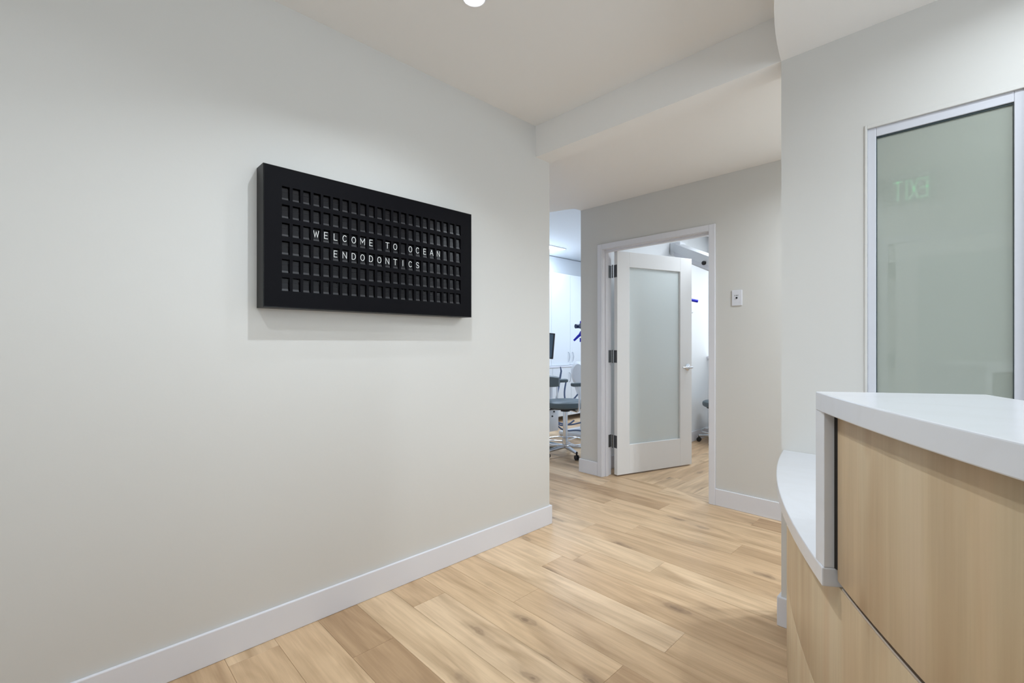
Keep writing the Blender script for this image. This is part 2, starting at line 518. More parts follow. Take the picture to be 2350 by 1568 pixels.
def shaker_leaf(w, z0, z1, th, gs0, gs1, gz0, gz1):
    """leaf in local axes: x along width from the hinge, y = thickness backwards, front face at y=0"""
    bm = bmesh.new()
    b = .0025
    box(bm, 0, gs0, 0, th, z0, z1, b); box(bm, gs1, w, 0, th, z0, z1, b)
    box(bm, gs0 - .001, gs1 + .001, 0.0002, th - .0002, z0, gz0, b); box(bm, gs0 - .001, gs1 + .001, 0.0002, th - .0002, gz1, z1, b)
    return bm
def lever(bm, s, z, y, dr):
    """lever handle; rose axis along -y"""
    rb = bmesh.new()
    lathe(rb, [(0, .012), (.022, .011), (.033, .004), (.033, 0)], n=28)
    for v in rb.verts: v.co = Vector((v.co.x, -v.co.z * dr, v.co.y))
    for v in rb.verts: v.co += Vector((s, y, z))
    me = bpy.data.meshes.new('t'); rb.to_mesh(me); rb.free(); bm.from_mesh(me); bpy.data.meshes.remove(me)
    tube(bm, [(s, y - .008 * dr, z), (s, y - .05 * dr, z)], .011, 14)
    tube(bm, [(s + .016, y - .05 * dr, z), (s, y - .052 * dr, z), (s - .05, y - .052 * dr, z + .001), (s - .108, y - .047 * dr, z)], [.0085, .011, .009, .0075], 12)
    return bm
P0 = Vector((-2.348, 3.630)); ang = math.atan2(.948, .318)
leaf = obj('door_leaf', shaker_leaf(.925, .012, 2.056, .045, .142, .772, .279, 1.917), 'door', d1)
leaf.matrix_local = inv @ Matrix.Translation((P0.x, P0.y, 0)) @ Matrix.Rotation(ang, 4, 'Z')
tag(leaf, 'white shaker leaf, opened inwards')
g = obj('glass_panel', B(.139, .775, .017, .027, .276, 1.92), 'frosted', leaf); g['label'] = 'frosted glass panel'
bm = bmesh.new(); lever(bm, .866, .978, 0, 1); lever(bm, .866, .978, .045, -1)
h = obj('lever_handle', bm, 'chrome', leaf, True); h['label'] = 'chrome lever handle'
for z in (1.875, 1.094, .314):
    bm = bmesh.new()
    box(bm, -.0025, -.0003, .004, .045, z - .057, z + .057)                      # leaf on the door edge
    for q in range(5):
        tube(bm, [(-.012, .054, z - .057 + q * .0232), (-.012, .054, z - .057 + q * .0232 + .0212)], .0065, 12)
    tube(bm, [(-.012, .054, z - .061), (-.012, .054, z + .061)], .0045, 10)
    hg = obj('hinge', bm, 'hinge', leaf, True)
    hg['label'] = 'dark steel butt hinge'
    bm = bmesh.new(); box(bm, DX0 + .004, DX0 + .0065, YD + .085, YD2, z - .057, z + .057)
    part('hinge_plate', bm, 'hinge', d1)

# exam room window (bright blind) and its sill
w2 = tag(empty('window_2', (EX0, YX, EZ0)), 'bright daylit window in the room behind the door', 'window', kind='structure')
bpy.context.view_layer.update()
part('blind', B(EX0 + .004, EX1 - .02, YX + .03, YX + .04, EZ0 + .02, EZ1 - .01), 'daylight', w2)
part('window_sill', B(EX0 + .002, EX1, YX - .02, YX + .05, EZ0 - .015, EZ0 + .015, bev=.003), 'trim', w2)

w3 = tag(empty('added_side_window', (2.6, .9, .9)), 'added glowing window in the side wall behind the desk, unseen fill light', 'window', kind='structure')  # window added out of view to spread soft light through the reception
bpy.context.view_layer.update()
part('blind', B(2.65, 2.66, -.09, 1.89, .91, 2.29), 'fill_side', w3)
part('window_frame', B(2.61, 2.66, .88, .92, .91, 2.29, bev=.003), 'trim', w3)
# ------------------------------------------------------------------ reception window
w1 = tag(empty('window_1', (WX0, YB, WZ0)), 'interior window with green-grey privacy glass behind the desk', 'window', kind='structure')
bpy.context.view_layer.update()
def ring(x0, x1, z0, z1, wl, wr, wb, wt, y0, y1, bev=.0015):
    bm = bmesh.new()
    box(bm, x0, x0 + wl, y0, y1, z0, z1, bev); box(bm, x1 - wr, x1, y0, y1, z0, z1, bev)
    box(bm, x0 + wl, x1 - wr, y0 + .0003, y1, z0, z0 + wb, bev); box(bm, x0 + wl, x1 - wr, y0 + .0003, y1, z1 - wt, z1, bev)
    return bm
part('drywall_bead', ring(WX0, WX1, WZ0, WZ1, .008, .008, .008, .014, YB - .004, YB + .03), 'wall', w1)
part('window_frame', ring(WX0 + .008, WX1 - .008, WZ0 + .008, WZ1 - .014, .026, .028, .03, .034, YB + .006, YB + .06, .002), 'window_frame', w1)
GX0, GX1, GZ0, GZ1 = WX0 + .034, WX1 - .036, WZ0 + .038, WZ1 - .048
part('gasket', ring(GX0, GX1, GZ0, GZ1, .002, .002, .003, .006, YB + .012, YB + .03, 0), 'gasket', w1)
part('window_pane', B(GX0 + .001, GX1 - .001, YB + .018, YB + .026, GZ0, GZ1), 'privacy', w1)

# ------------------------------------------------------------------ reception desk
C = Vector((2.835, 2.77)); R0 = 3.489
def ap(R, a): return (C.x + R * math.cos(a), C.y + R * math.sin(a))
A_END = math.radians(236)
LEG = C + (Vector((-.2575, 1.146)) - C).normalized() * R0                 # front corner of the waterfall leg
RAD = Vector((.826, .563)).normalized()       # direction of the top's end
TAN = Vector((RAD.y, -RAD.x))
A_LEG = math.atan2(LEG.y - C.y, LEG.x - C.x) + 2 * math.pi
A_WALL = math.pi + math.asin((C.y - YB + .001) / R0)
TH = .039
def arc(R, a, b, n=40): return [ap(R, a + (b - a) * i / n) for i in range(n + 1)]

# upper transaction counter with waterfall end
tc_ = tag(empty('transaction_counter', (LEG.x, LEG.y, .758)), 'raised white quartz transaction counter with a waterfall leg at its end', 'counter')
bpy.context.view_layer.update()
def bevel_prism(pts, z0, z1, bev=.0022):
    bm = prism(bmesh.new(), pts, z0, z1)
    es = [e for e in bm.edges if abs(e.calc_face_angle(0)) > .5]
    bmesh.ops.bevel(bm, geom=es, offset=bev, segments=2, affect='EDGES', profile=.5)
    return bm
R1 = 3.185
# back corner: LEG + RAD*w on circle R1
w = .25
while (LEG + RAD * w - C).length > R1: w += .001
bk = LEG + RAD * w
A_BK = math.atan2(bk.y - C.y, bk.x - C.x) + 2 * math.pi
pts = arc(R0, A_LEG, A_END, 48) + arc(R1, A_END, A_BK, 40)
o = part('counter_top', bevel_prism(pts, 1.113 - TH, 1.113), 'quartz', tc_)
q = [LEG, LEG + TAN * TH, LEG + TAN * TH + RAD * (w - .004), LEG + RAD * (w - .004)]
o = part('waterfall_leg', bevel_prism([(p.x, p.y) for p in q], .7582, 1.113 - TH, .0012), 'quartz', tc_)

# lower worktop, wall to the leg
le = LEG + TAN * (TH + .0015)
A_LE = math.atan2(le.y - C.y, le.x - C.x) + 2 * math.pi
R2 = 2.80
pts = arc(R0, A_WALL, A_LE, 40)
e2 = Vector(pts[-1]) + RAD * .60
pts += [(e2.x, e2.y)]
a2 = math.atan2(e2.y - C.y, e2.x - C.x) + 2 * math.pi
R2 = (e2 - C).length
a3 = math.pi + math.asin((C.y - YB + .001) / R2)
pts += arc(R2, a2, a3, 30)[1:]
tag(obj('worktop', bevel_prism(pts, .719, .758, .003), 'quartz'), 'lower curved white quartz worktop running from the wall to the raised counter', 'worktop')

# desk body: panels
desk = tag(empty('reception_desk', (LEG.x, LEG.y, 0)), 'curved reception desk clad in light maple laminate panels', 'desk')
bpy.context.view_layer.update()
RP = 3.457
def a_wall(R): return math.pi + math.asin((C.y - YB + .018) / R)
def panel(a, b, z0, z1, ro=RP, th=.02, n=48, bev=.0012):
    return bevel_prism(arc(ro, a if a else a_wall(ro), b, n) + arc(ro - th, b, a if a else a_wall(ro - th), n), z0, z1, bev)
RU = R0 - .024
ps = LEG + TAN * (TH + .014) + RAD * .024
A_P = math.atan2(ps.y - C.y, ps.x - C.x) + 2 * math.pi
o = part('upper_panel', panel(A_P, A_END, .739, 1.113 - TH - .001, RU), 'maple', desk, True)
o = part('middle_panel', panel(0, A_END, .4055, .7185), 'maple', desk, True)
o = part('lower_panel', panel(0, A_END, .10, .4030), 'maple', desk, True)
o = part('reveal_ledge', panel(A_LE + .002, A_END, .7187, .7245, RP - .0006, .022), 'alu', desk, True); o['label'] = 'metal reveal ledge between the panels'
q = [LEG + TAN * (TH + .0004) + RAD * .0185, LEG + TAN * (TH + .0138) + RAD * .0215, LEG + TAN * (TH + .0138) + RAD * .05, LEG + TAN * (TH + .0004) + RAD * .05]
part('shadow_gap', prism(bmesh.new(), [(p.x, p.y) for p in q], .7584, 1.113 - TH - .001), 'reveal', desk)
bm = bmesh.new()
for z0, z1, a in ((.72, 1.07, A_LEG + .014), (.0, .71, A_WALL + .012)):
    prism(bm, arc(RP - .0225, a, A_END - .002, 40) + arc(RP - .05, A_END - .002, a, 40), z0, z1)
o = part('carcass', bm, 'reveal', desk, True); o['label'] = 'dark carcass seen in the shadow gaps'
bm = prism(bmesh.new(), arc(RP - .021, A_WALL + .012, A_END - .002, 40) + arc(RP - .0224, A_END - .002, A_WALL + .012, 40), 0, .098)
o = part('toe_kick', bm, 'alu', desk, True)

# ------------------------------------------------------------------ letter board
sx = XL + .0834; Y0, Y1, SZ0, SZ1 = .569, 1.6165, 1.357, 1.9215
sign = tag(empty('letter_board', (XL, (Y0 + Y1) / 2, SZ0)), 'black split-flap letter board with white welcome text on the long wall', 'sign')
bpy.context.view_layer.update()
# casing: hollow black box
bm = bmesh.new(); t = .004
box(bm, XL + .003, sx + .0012, Y0, Y0 + t, SZ0, SZ1, .0008); box(bm, XL + .003, sx + .0012, Y1 - t, Y1, SZ0, SZ1, .0008)
box(bm, XL + .003, sx + .0012, Y0 + t, Y1 - t, SZ0, SZ0 + t, .0008); box(bm, XL + .003, sx + .0012, Y0 + t, Y1 - t, SZ1 - t, SZ1, .0008)
part('case', bm, 'black', sign)
CY0, CP, CWD = .6387, .04166, .0297
RZ0, RP_, RH = 1.8473, .0734, .0542
ys = [Y0 + t]; zs = [SZ1 - t]
for c in range(22): ys += [CY0 + CP * c, CY0 + CP * c + CWD]
ys.append(Y1 - t)
for r in range(6): zs += [RZ0 - RP_ * r, RZ0 - RP_ * r - RH]
zs.append(SZ0 + t)
bm = bmesh.new()
V = [[bm.verts.new((sx, y, z)) for z in zs] for y in ys]
VB = [[bm.verts.new((sx - .011, y, z)) for z in zs] for y in ys]
for i in range(len(ys) - 1):
    for j in range(len(zs) - 1):
        if i % 2 == 1 and j % 2 == 1:
            for (a, b) in (((i, j), (i + 1, j)), ((i + 1, j), (i + 1, j + 1)), ((i + 1, j + 1), (i, j + 1)), ((i, j + 1), (i, j))):
                bm.faces.new((V[a[0]][a[1]], V[b[0]][b[1]], VB[b[0]][b[1]], VB[a[0]][a[1]]))
        else:
            bm.faces.new((V[i][j], V[i + 1][j], V[i + 1][j + 1], V[i][j + 1]))
for row in VB:
    for v in row:
        if not v.link_faces: bm.verts.remove(v)
me_o = part('faceplate', bm, 'black_face', sign)
me = me_o.data
# make the plate face outwards
if me.polygons[0].normal.x < 0: me.flip_normals()

# one flap unit: axle drum + side cheeks; flaps as sub-parts. local origin = cell's top-left corner on the plate
def unit_mesh():
    bm = bmesh.new()
    box(bm, -.05, -.046, -.004, CWD + .004, -RH - .004, .004)                     # back
    for k in range(4):                                                            # the fan of waiting flaps under the lower flap
        z = -RH * .80 - k * .0026
        box(bm, -.0075 + k * .0012, -.0069 + k * .0012, .0012, CWD - .0042, z - .0075, z)
    box(bm, -.02, -.0035, .001, CWD - .004, -RH + .0005, -RH + .0025)               # sill
    me = bpy.data.meshes.new('flap_unit'); bm.to_mesh(me); bm.free(); me.materials.append(M['flap_edge']); return me
def flap_mesh(z0, z1, x0, x1):
    bm = bmesh.new()
    v = [bm.verts.new(p) for p in ((x0, .0012, z0), (x0, CWD - .0046, z0), (x1, CWD - .0046, z1), (x1, .0012, z1),
                                   (x0 - .0008, .0012, z0), (x0 - .0008, CWD - .0046, z0), (x1 - .0008, CWD - .0046, z1), (x1 - .0008, .0012, z1))]
    for f in ((0, 1, 2, 3), (7, 6, 5, 4), (0, 4, 5, 1), (1, 5, 6, 2), (2, 6, 7, 3), (3, 7, 4, 0)): bm.faces.new([v[i] for i in f])
    bmesh.ops.recalc_face_normals(bm, faces=bm.faces)
    me = bpy.data.meshes.new('flap'); bm.to_mesh(me); bm.free(); me.materials.append(M['flap']); return me
SPLIT = -RH * .405
U = unit_mesh(); FU = flap_mesh(SPLIT + .0004, -.0045, -.0078, -.0088); FL = flap_mesh(-RH * .84, SPLIT - .0004, -.0062, -.0072)
# letters as strokes on a 0..1 x 0..1 grid
def arcp(cx, cy, rx, ry, a0, a1, n=14):
    return [(cx + rx * math.cos(math.radians(a0 + (a1 - a0) * i / n)), cy + ry * math.sin(math.radians(a0 + (a1 - a0) * i / n))) for i in range(n + 1)]
GL = {'W': [[(0, 1), (.25, 0), (.5, .82), (.75, 0), (1, 1)]],
      'E': [[(.92, 1), (.1, 1), (.1, 0), (.92, 0)], [(.1, .52), (.8, .52)]],
      'L': [[(.1, 1), (.1, 0), (.92, 0)]],
      'C': [arcp(.5, .5, .45, .5, 42, 318, 22)],
      'O': [arcp(.5, .5, .46, .5, 0, 360, 26)],
      'M': [[(.02, 0), (.02, 1), (.5, .3), (.98, 1), (.98, 0)]],
      'T': [[(.02, 1), (.98, 1)], [(.5, 1), (.5, 0)]],
      'A': [[(.0, 0), (.5, 1), (1, 0)], [(.18, .33), (.82, .33)]],
      'N': [[(.06, 0), (.06, 1), (.94, 0), (.94, 1)]],
      'D': [[(.08, 0), (.08, 1)] + arcp(.42, .5, .5, .5, 90, -90, 14) + [(.08, 0)]],
      'I': [[(.5, 1), (.5, 0)]],
      'S': [arcp(.5, .745, .38, .255, 25, 270, 14) + arcp(.5, .245, .40, .245, 90, -155, 14)],
      'X': [[(.05, 0), (.95, 1)], [(.05, 1), (.95, 0)]],
      'R': [[(.1, 0), (.1, 1)] + arcp(.55, .75, .38, .25, 90, -90, 10) + [(.1, .5)], [(.5, .5), (.95, 0)]],
      'Y': [[(.02, 1), (.5, .5), (.98, 1)], [(.5, .5), (.5, 0)]],
      '-': [[(.25, .45), (.75, .45)]]}
def stroke_letter(bm, ch, w, h, t, place):
    """flat strokes; place(u, v) -> 3-D point"""
    for st in GL[ch]:
        P = [Vector((p[0] * w, p[1] * h)) for p in st]
        L, Rr = [], []
        closed = (P[0] - P[-1]).length < 1e-6 and len(P) > 2
        for i, p in enumerate(P):
            a = P[i - 1] if i else (P[-2] if closed else None)
            b = P[i + 1] if i < len(P) - 1 else (P[1] if closed else None)
            d1_ = (p - a).normalized() if a is not None else None
            d2_ = (b - p).normalized() if b is not None else None
            d = ((d1_ or d2_) + (d2_ or d1_))
            d = d.normalized() if d.length > 1e-6 else d2_
            nn = Vector((-d.y, d.x))
            k = 1.
            if d1_ is not None and d2_ is not None:
                k = 1 / max(.35, abs(nn.dot(Vector((-d1_.y, d1_.x)))))
            ext = Vector((0, 0))
            if d1_ is None: ext = -d2_ * t / 2
            if d2_ is None: ext = d1_ * t / 2
            L.append(p + ext + nn * t / 2 * k); Rr.append(p + ext - nn * t / 2 * k)
        vl = [bm.verts.new(place(*q)) for q in L]; vr = [bm.verts.new(place(*q)) for q in Rr]
        for i in range(len(P) - 1):
            try: bm.faces.new((vl[i], vl[i + 1], vr[i + 1], vr[i]))
            except ValueError: pass
LM = {}
def letter_mesh(ch):
    if ch in LM: return LM[ch]
    bm = bmesh.new()
    w, h = .0195, .0265
    if ch in 'EL': w = .0165
    if ch == 'W' or ch == 'M': w = .0215
    y0 = (CWD - .0034) / 2 - w / 2; z0 = -RH * .675
    stroke_letter(bm, ch, w, h, .0024, lambda u, v: (-.0058, y0 + u, z0 + v))
    # thin solid
    r = bmesh.ops.extrude_face_region(bm, geom=list(bm.faces))
    for v in r['geom']:
        if isinstance(v, bmesh.types.BMVert): v.co.x += .0004
    bmesh.ops.recalc_face_normals(bm, faces=bm.faces)
    me = bpy.data.meshes.new('letter'); bm.to_mesh(me); bm.free(); me.materials.append(M['letter']); LM[ch] = me
    return me
TEXT = {2: (3, 'WELCOME TO OCEAN'), 3: (5, 'ENDODONTICS')}
sinv = Matrix.Translation((-XL, -(Y0 + Y1) / 2, -SZ0))
for r in range(6):
    for c in range(22):
        u = bpy.data.objects.new('flap_unit', U); COL.objects.link(u); u.parent = sign
        u.matrix_local = sinv @ Matrix.Translation((sx, CY0 + CP * c, RZ0 - RP_ * r))
        a = bpy.data.objects.new('upper_flap', FU); COL.objects.link(a); a.parent = u
        a.rotation_euler = (0, random.uniform(-.015, .03), 0)
        b = bpy.data.objects.new('lower_flap', FL); COL.objects.link(b); b.parent = u
        b.rotation_euler = (0, random.uniform(-.01, .015), 0)
        if r in TEXT:
            s0, tx = TEXT[r]
            if s0 <= c < s0 + len(tx) and tx[c - s0] != ' ':
                l = bpy.data.objects.new('letter', letter_mesh(tx[c - s0])); COL.objects.link(l); l.parent = u
part('back_board', B(XL + .004, XL + .009, Y0 + t, Y1 - t, SZ0 + t, SZ1 - t), 'well', sign)

# ------------------------------------------------------------------ wall button plate
pl = tag(empty('wall_button', (-1.27, YD, 1.545)), 'small white wall plate with a black push button right of the door', 'button plate')
bpy.context.view_layer.update()
part('plate', B(-1.306, -1.234, YD - .007, YD, 1.488, 1.602, bev=.003), 'plate', pl)
bm = lathe(bmesh.new(), [(0, .006), (.006, .0055), (.0068, .003), (.0068, 0)], n=20)
for v in bm.verts: v.co = Vector((-1.271 + v.co.x, YD - .007 - v.co.z, 1.545 + v.co.y))
part('push_button', bm, 'rubber', pl, True)
bm = bmesh.new(); cx = -1.2875
for ch in 'X-RAY':
    wd = .0062 if ch != '-' else .005
    stroke_letter(bm, ch, wd * .8, .0075, .0013, lambda u, v, cx=cx: (cx + u, YD - .0073, 1.5585 + v)); cx += wd
part('lettering', bm, 'rubber', pl)

# ------------------------------------------------------------------ downlights
def downlight(x, y, z, label, power, soft=.07, r=.048, spread=162, col=LAMP_COL, group=None):
    e = tag(empty('downlight', (x, y, z)), label, 'ceiling light', group)
    bm = lathe(bmesh.new(), [(r - .004, .012), (r - .0045, -.002), (r - .002, -.0035), (r, -.002), (r, 0)], n=48)
    obj('trim_ring', bm, 'white_plastic', e, True)
    bm = lathe(bmesh.new(), [(0, -.0005), (r - .006, -.001), (r - .0045, .002)], n=48)
    obj('lens', bm, 'lens', e, True)
    L = bpy.data.lights.new('downlight_lamp', 'AREA'); L.shape = 'DISK'; L.energy = power; L.size = soft; L.color = col; L.spread = math.radians(spread)
    lo = bpy.data.objects.new('downlight_lamp', L); COL.objects.link(lo); lo.parent = e; lo.location = (0, 0, -.006)
    return e
downlight(-1.470, 1.218, ZC, 'round white downlight in the reception ceiling, cut by the top edge of the photo', P_ROOM * .4, .035, spread=118)
downlight(-1.15, .88, ZC, 'round downlight in the reception ceiling above the letter board, out of frame', P_ROOM * 2.2, .035, spread=130)
downlight(-.75, -.1, ZC, 'added round downlight behind the camera, unseen fill light for the reception', P_ROOM * 1.8, spread=150)  # added lamp, evens out the reception from behind the camera
downlight(.22, 1.72, ZB, 'round downlight in the curved soffit near the window', P_SOFFIT * 1.1)
downlight(.75, .75, ZB, 'added round downlight in the curved soffit above the desk, unseen fill light', P_SOFFIT * 1.0)  # extra soffit lamp added to brighten the desk side
downlight(.1, 2.95, ZH, 'added round downlight in the corridor ceiling behind the window wall, unseen fill light', P_HALL * 1)  # lamp added out of view to lift the corridor brightness
downlight(-.2, 2.95, ZH, 'added round downlight in the corridor ceiling near the corridor opening, unseen fill light', P_HALL * .8)  # another added corridor lamp, hidden by the window wall

def linear_light(x0, x1, y0, y1, z, label, power, col):
    e = tag(empty('linear_light', ((x0 + x1) / 2, (y0 + y1) / 2, z)), label, 'ceiling light')
    dx, dy = (x1 - x0) / 2, (y1 - y0) / 2
    obj('housing', B(-dx, dx, -dy, dy, -.012, 0, bev=.002), 'white_plastic', e)
    obj('lens', B(-dx + .012, dx - .012, -dy + .012, dy - .012, -.0135, -.011), 'tube', e)
    L = bpy.data.lights.new('linear_lamp', 'AREA'); L.shape = 'RECTANGLE'; L.size = 2 * dx; L.size_y = 2 * dy; L.energy = power; L.color = col
    lo = bpy.data.objects.new('linear_lamp', L); COL.objects.link(lo); lo.parent = e; lo.location = (0, 0, -.02)
linear_light(-4.58, -4.42, 4.0, 5.46, 2.64, 'bright linear ceiling light in the treatment room', P_OPERATORY, COOL_COL)
linear_light(-3.4, -3.2, 5.0, 6.4, 2.64, 'added second linear ceiling light in the treatment room, unseen fill light', P_OPERATORY * .8, COOL_COL)  # unseen fixture added to brighten the treatment room
linear_light(-1.6, -1.3, 4.4, 5.6, 2.6, 'added linear ceiling light of the room behind the door, unseen fill light', P_EXAM, (.85, .93, 1))  # added unseen lamp that lights the room behind the door

# ------------------------------------------------------------------ rear wall door and exit sign (mirrored in the window)
d2 = tag(empty('door_2', (-.54, YREAR, 0)), 'closed white door mirrored in the reception window', 'door', kind='structure')
bpy.context.view_layer.update()
bm = bmesh.new()
lf = obj('door_leaf', shaker_leaf(.915, .012, 2.056, .02, .142, .772, .279, 1.917), 'door', d2)
lf.matrix_local = Matrix.Translation((.0, .021, 0)) 
for v in lf.data.vertices: v.co.y = -v.co.y
lf.data.flip_normals()
lf.matrix_local = Matrix.Translation((.0, .022, 0))
obj('glass_panel', B(.139, .775, -.019, -.008, .276, 1.92), 'frosted', lf)
for z in (1.84, 1.07, .31):
    obj('hinge', B(-.045, -.003, .001, .003, z - .057, z + .057), 'hinge', lf)
bm = bmesh.new(); lever(bm, .86, .978, 0, -1); obj('lever_handle', bm, 'chrome', lf, True)
part('casing', B(-.54 - .10, -.54 - .05, YREAR, YREAR + .016, 0, 2.11, bev=.002), 'trim', d2)
part('casing', B(.378, .428, YREAR, YREAR + .016, 0, 2.11, bev=.002), 'trim', d2)
part('casing', B(-.59, .378, YREAR, YREAR + .016, 2.062, 2.11, bev=.002), 'trim', d2)
ex = tag(empty('exit_sign', (-.45, YREAR, 2.40)), 'clear panel exit sign with green letters, mirrored in the reception window', 'sign')
bpy.context.view_layer.update()
part('panel', B(-.62, -.28, YREAR + .012, YREAR + .02, 2.39, 2.60, bev=.002), 'acrylic', ex)
part('mount', B(-.60, -.30, YREAR, YREAR + .03, 2.595, 2.625, bev=.003), 'white_plastic', ex)
bm = bmesh.new()
for i, ch in enumerate('EXIT'):
    stroke_letter(bm, ch, .05 if ch != 'I' else .02, .15, .018, lambda u, v, i=i: (-.335 - i * .062 - u + (.0 if i < 3 else .02), YREAR + .0215, 2.42 + v))
part('lettering', bm, 'exit_green', ex)

# ------------------------------------------------------------------ treatment room: cabinets
def cabinet(y0, y1, z0, z1, depth, name, label, doors, hz, hy):
    e = tag(empty(name, (XF, (y0 + y1) / 2, z0)), label, 'cabinet', 'white cabinets on the treatment room wall')
    bpy.context.view_layer.update()
    part('body', B(XF + .004, XF + depth, y0 + .001, y1 - .001, z0, z1), 'cabinet', e)
    wd = (y1 - y0) / doors
    for k in range(doors):
        d = part('cabinet_door', B(XF + depth + .001, XF + depth + .02, y0 + wd * k + .002, y0 + wd * (k + 1) - .002, z0 + .003, z1 - .003, bev=.002), 'cabinet', e)
        hyk = y0 + wd * k + (wd - .05 if k % 2 == 0 else .05)
        bm = bmesh.new()
        x = XF + depth + .02
        tube(bm, [(x, hyk, hz - .075), (x + .022, hyk, hz - .06), (x + .032, hyk, hz), (x + .022, hyk, hz + .06), (x, hyk, hz + .075)], .006, 8)
        h = obj('handle', bm, 'satin', None, True); h.parent = d
        bpy.context.view_layer.update(); h.matrix_parent_inverse = d.matrix_world.inverted()
    return e
for k, (y0, y1) in enumerate(((4.5, 5.35), (5.35, 6.25), (6.25, 7.19))):
    nm = ('nearest', 'middle', 'furthest')[k]
    cabinet(y0, y1, .87, 2.3, .3, 'wall_cabinet', 'white tall wall cabinet above the worktop, %s of the three' % nm, 2, 1.0, 0)
    cabinet(y0, y1, .08, .84, .32, 'base_cabinet', 'white base cabinet under the worktop, %s of the three' % nm, 2, .68, 0)
tag(obj('cabinet_worktop', B(XF, XF + .35, 4.5, 7.19, .84, .868, bev=.003), 'plate'), 'narrow light worktop between the treatment room cabinets', 'worktop')

# ------------------------------------------------------------------ stools
def stool(name, loc, rz, label, arms=True, seat_z=.60, back=True):
    e = tag(empty(name, loc, rz), label, 'stool', 'grey dental stools')
    def soft(bm, sub=2):
        bmesh.ops.subdivide_edges(bm, edges=list(bm.edges), cuts=1)
        return bm
    # seat: rounded pad with a saddle dip
    bm = bmesh.new(); n = 40; rings = []
    for rr, z in ((.0, .0), (.55, .0), (.86, -.004), (.97, -.02), (1, -.042), (.98, -.066), (.9, -.078), (.0, -.08)):
        if rr == 0: rings.append([bm.verts.new((0, 0, seat_z + z - (.012 if z == 0 else 0)))])
        else:
            ring_ = []
            for k in range(n):
                a = 2 * math.pi * k / n
                ca, sa = math.cos(a), math.sin(a)
                ex_ = 2 / 2.6
                x = .225 * rr * math.copysign(abs(ca) ** ex_, ca); y = .20 * rr * math.copysign(abs(sa) ** ex_, sa)
                ring_.append(bm.verts.new((x, y, seat_z + z - .010 * (1 - rr))))
            rings.append(ring_)
    for a, b in zip(rings, rings[1:]):
        for k in range(n):
            f = list(dict.fromkeys([a[k % len(a)], a[(k + 1) % len(a)], b[(k + 1) % len(b)], b[k % len(b)]]))
            if len(f) > 2: bm.faces.new(f)
    obj('seat', bm, 'grey_vinyl', e, True)
    obj('seat_pan', lathe(bmesh.new(), [(0, seat_z - .08), (.17, seat_z - .081), (.17, seat_z - .092), (.05, seat_z - .10), (.05, seat_z - .125), (0, seat_z - .125)], n=28), 'rubber', e, True)
    # column
    obj('column', lathe(bmesh.new(), [(0, seat_z - .12), (.026, seat_z - .12), (.026, .20), (.033, .199), (.033, .07), (0, .07)], n=24), 'chrome', e, True)
    if back:
        bm = bmesh.new()
        for i in range(9):
            pass
        pts_in = []
        nb = 12
        V_ = []
        for i in range(nb + 1):
            a = math.radians(-48 + 96 * i / nb)
            s = 1 - .22 * abs(i / nb * 2 - 1) ** 3
            row = []
            for (dr, dz) in ((0, -.055), (.018, -.062), (.04, -.05), (.046, 0), (.04, .05), (.018, .062), (0, .055), (-.004, 0)):
                R_ = .235 + dr
                row.append(bm.verts.new((-R_ * math.cos(a), R_ * math.sin(a), seat_z + .215 + dz * s)))
            V_.append(row)
        for a, b in zip(V_, V_[1:]):
            for k in range(8): bm.faces.new((a[k], a[(k + 1) % 8], b[(k + 1) % 8], b[k]))
        bm.faces.new(V_[0][::-1]); bm.faces.new(V_[-1])
        obj('backrest', bm, 'grey_vinyl', e, True)
        bm = bmesh.new(); tube(bm, [(0, 0, seat_z - .1), (-.2, 0, seat_z - .1), (-.285, 0, seat_z - .06), (-.295, 0, seat_z + .05), (-.27, 0, seat_z + .2)], .011, 10)
        obj('back_post', bm, 'chrome', e, True)
    if arms:
        for s in (-1, 1):
            bm = bmesh.new()
            box(bm, -.06, .16, s * .255 - .035, s * .255 + .035, seat_z + .165, seat_z + .205, .016, 3)
            obj('armrest', bm, 'grey_vinyl', e, True)
            bm = bmesh.new(); tube(bm, [(.03, 0, seat_z - .105), (.03, s * .2, seat_z - .105), (.03, s * .24, seat_z - .09), (.03, s * .252, seat_z - .05), (.03, s * .252, seat_z + .166)], .011, 10)
            obj('arm_post', bm, 'chrome', e, True)
    # foot ring
    bm = bmesh.new(); n = 48
    tube(bm, [(.235 * math.cos(2 * math.pi * k / n), .235 * math.sin(2 * math.pi * k / n), .15) for k in range(n + 1)], .0085, 10, False)
    for k in range(3):
        a = 2 * math.pi * k / 3 + .5
        tube(bm, [(.03 * math.cos(a), .03 * math.sin(a), .15), (.235 * math.cos(a), .235 * math.sin(a), .15)], .006, 8)
    obj('foot_ring', bm, 'chrome', e, True)
    for k in range(5):
        a = 2 * math.pi * k / 5 - .33
        bm = bmesh.new()
        c, s = math.cos(a), math.sin(a)
        tube(bm, [(.015 * c, .015 * s, .095), (.26 * c, .26 * s, .075)], [.024, .016], 10)
        lg = obj('base_leg', bm, 'satin', e, True)
        bm = bmesh.new()
        x, y = .26 * c, .26 * s
        tube(bm, [(x, y, .085), (x, y, .045)], .009, 10)
        for t_ in (-.013, .013):
            wb = lathe(bmesh.new(), [(0, -.008), (.022, -.008), (.027, -.003), (.027, .003), (.022, .008), (0, .008)], n=20)
            for v in wb.verts:
                p = Vector((v.co.x, v.co.z + t_, v.co.y + .0275))
                v.co = Vector((x + p.x * c - p.y * s, y + p.x * s + p.y * c, p.z))
            mm = bpy.data.meshes.new('t'); wb.to_mesh(mm); wb.free(); bm.from_mesh(mm); bpy.data.meshes.remove(mm)
        obj('caster', bm, 'rubber', lg, True)
    return e
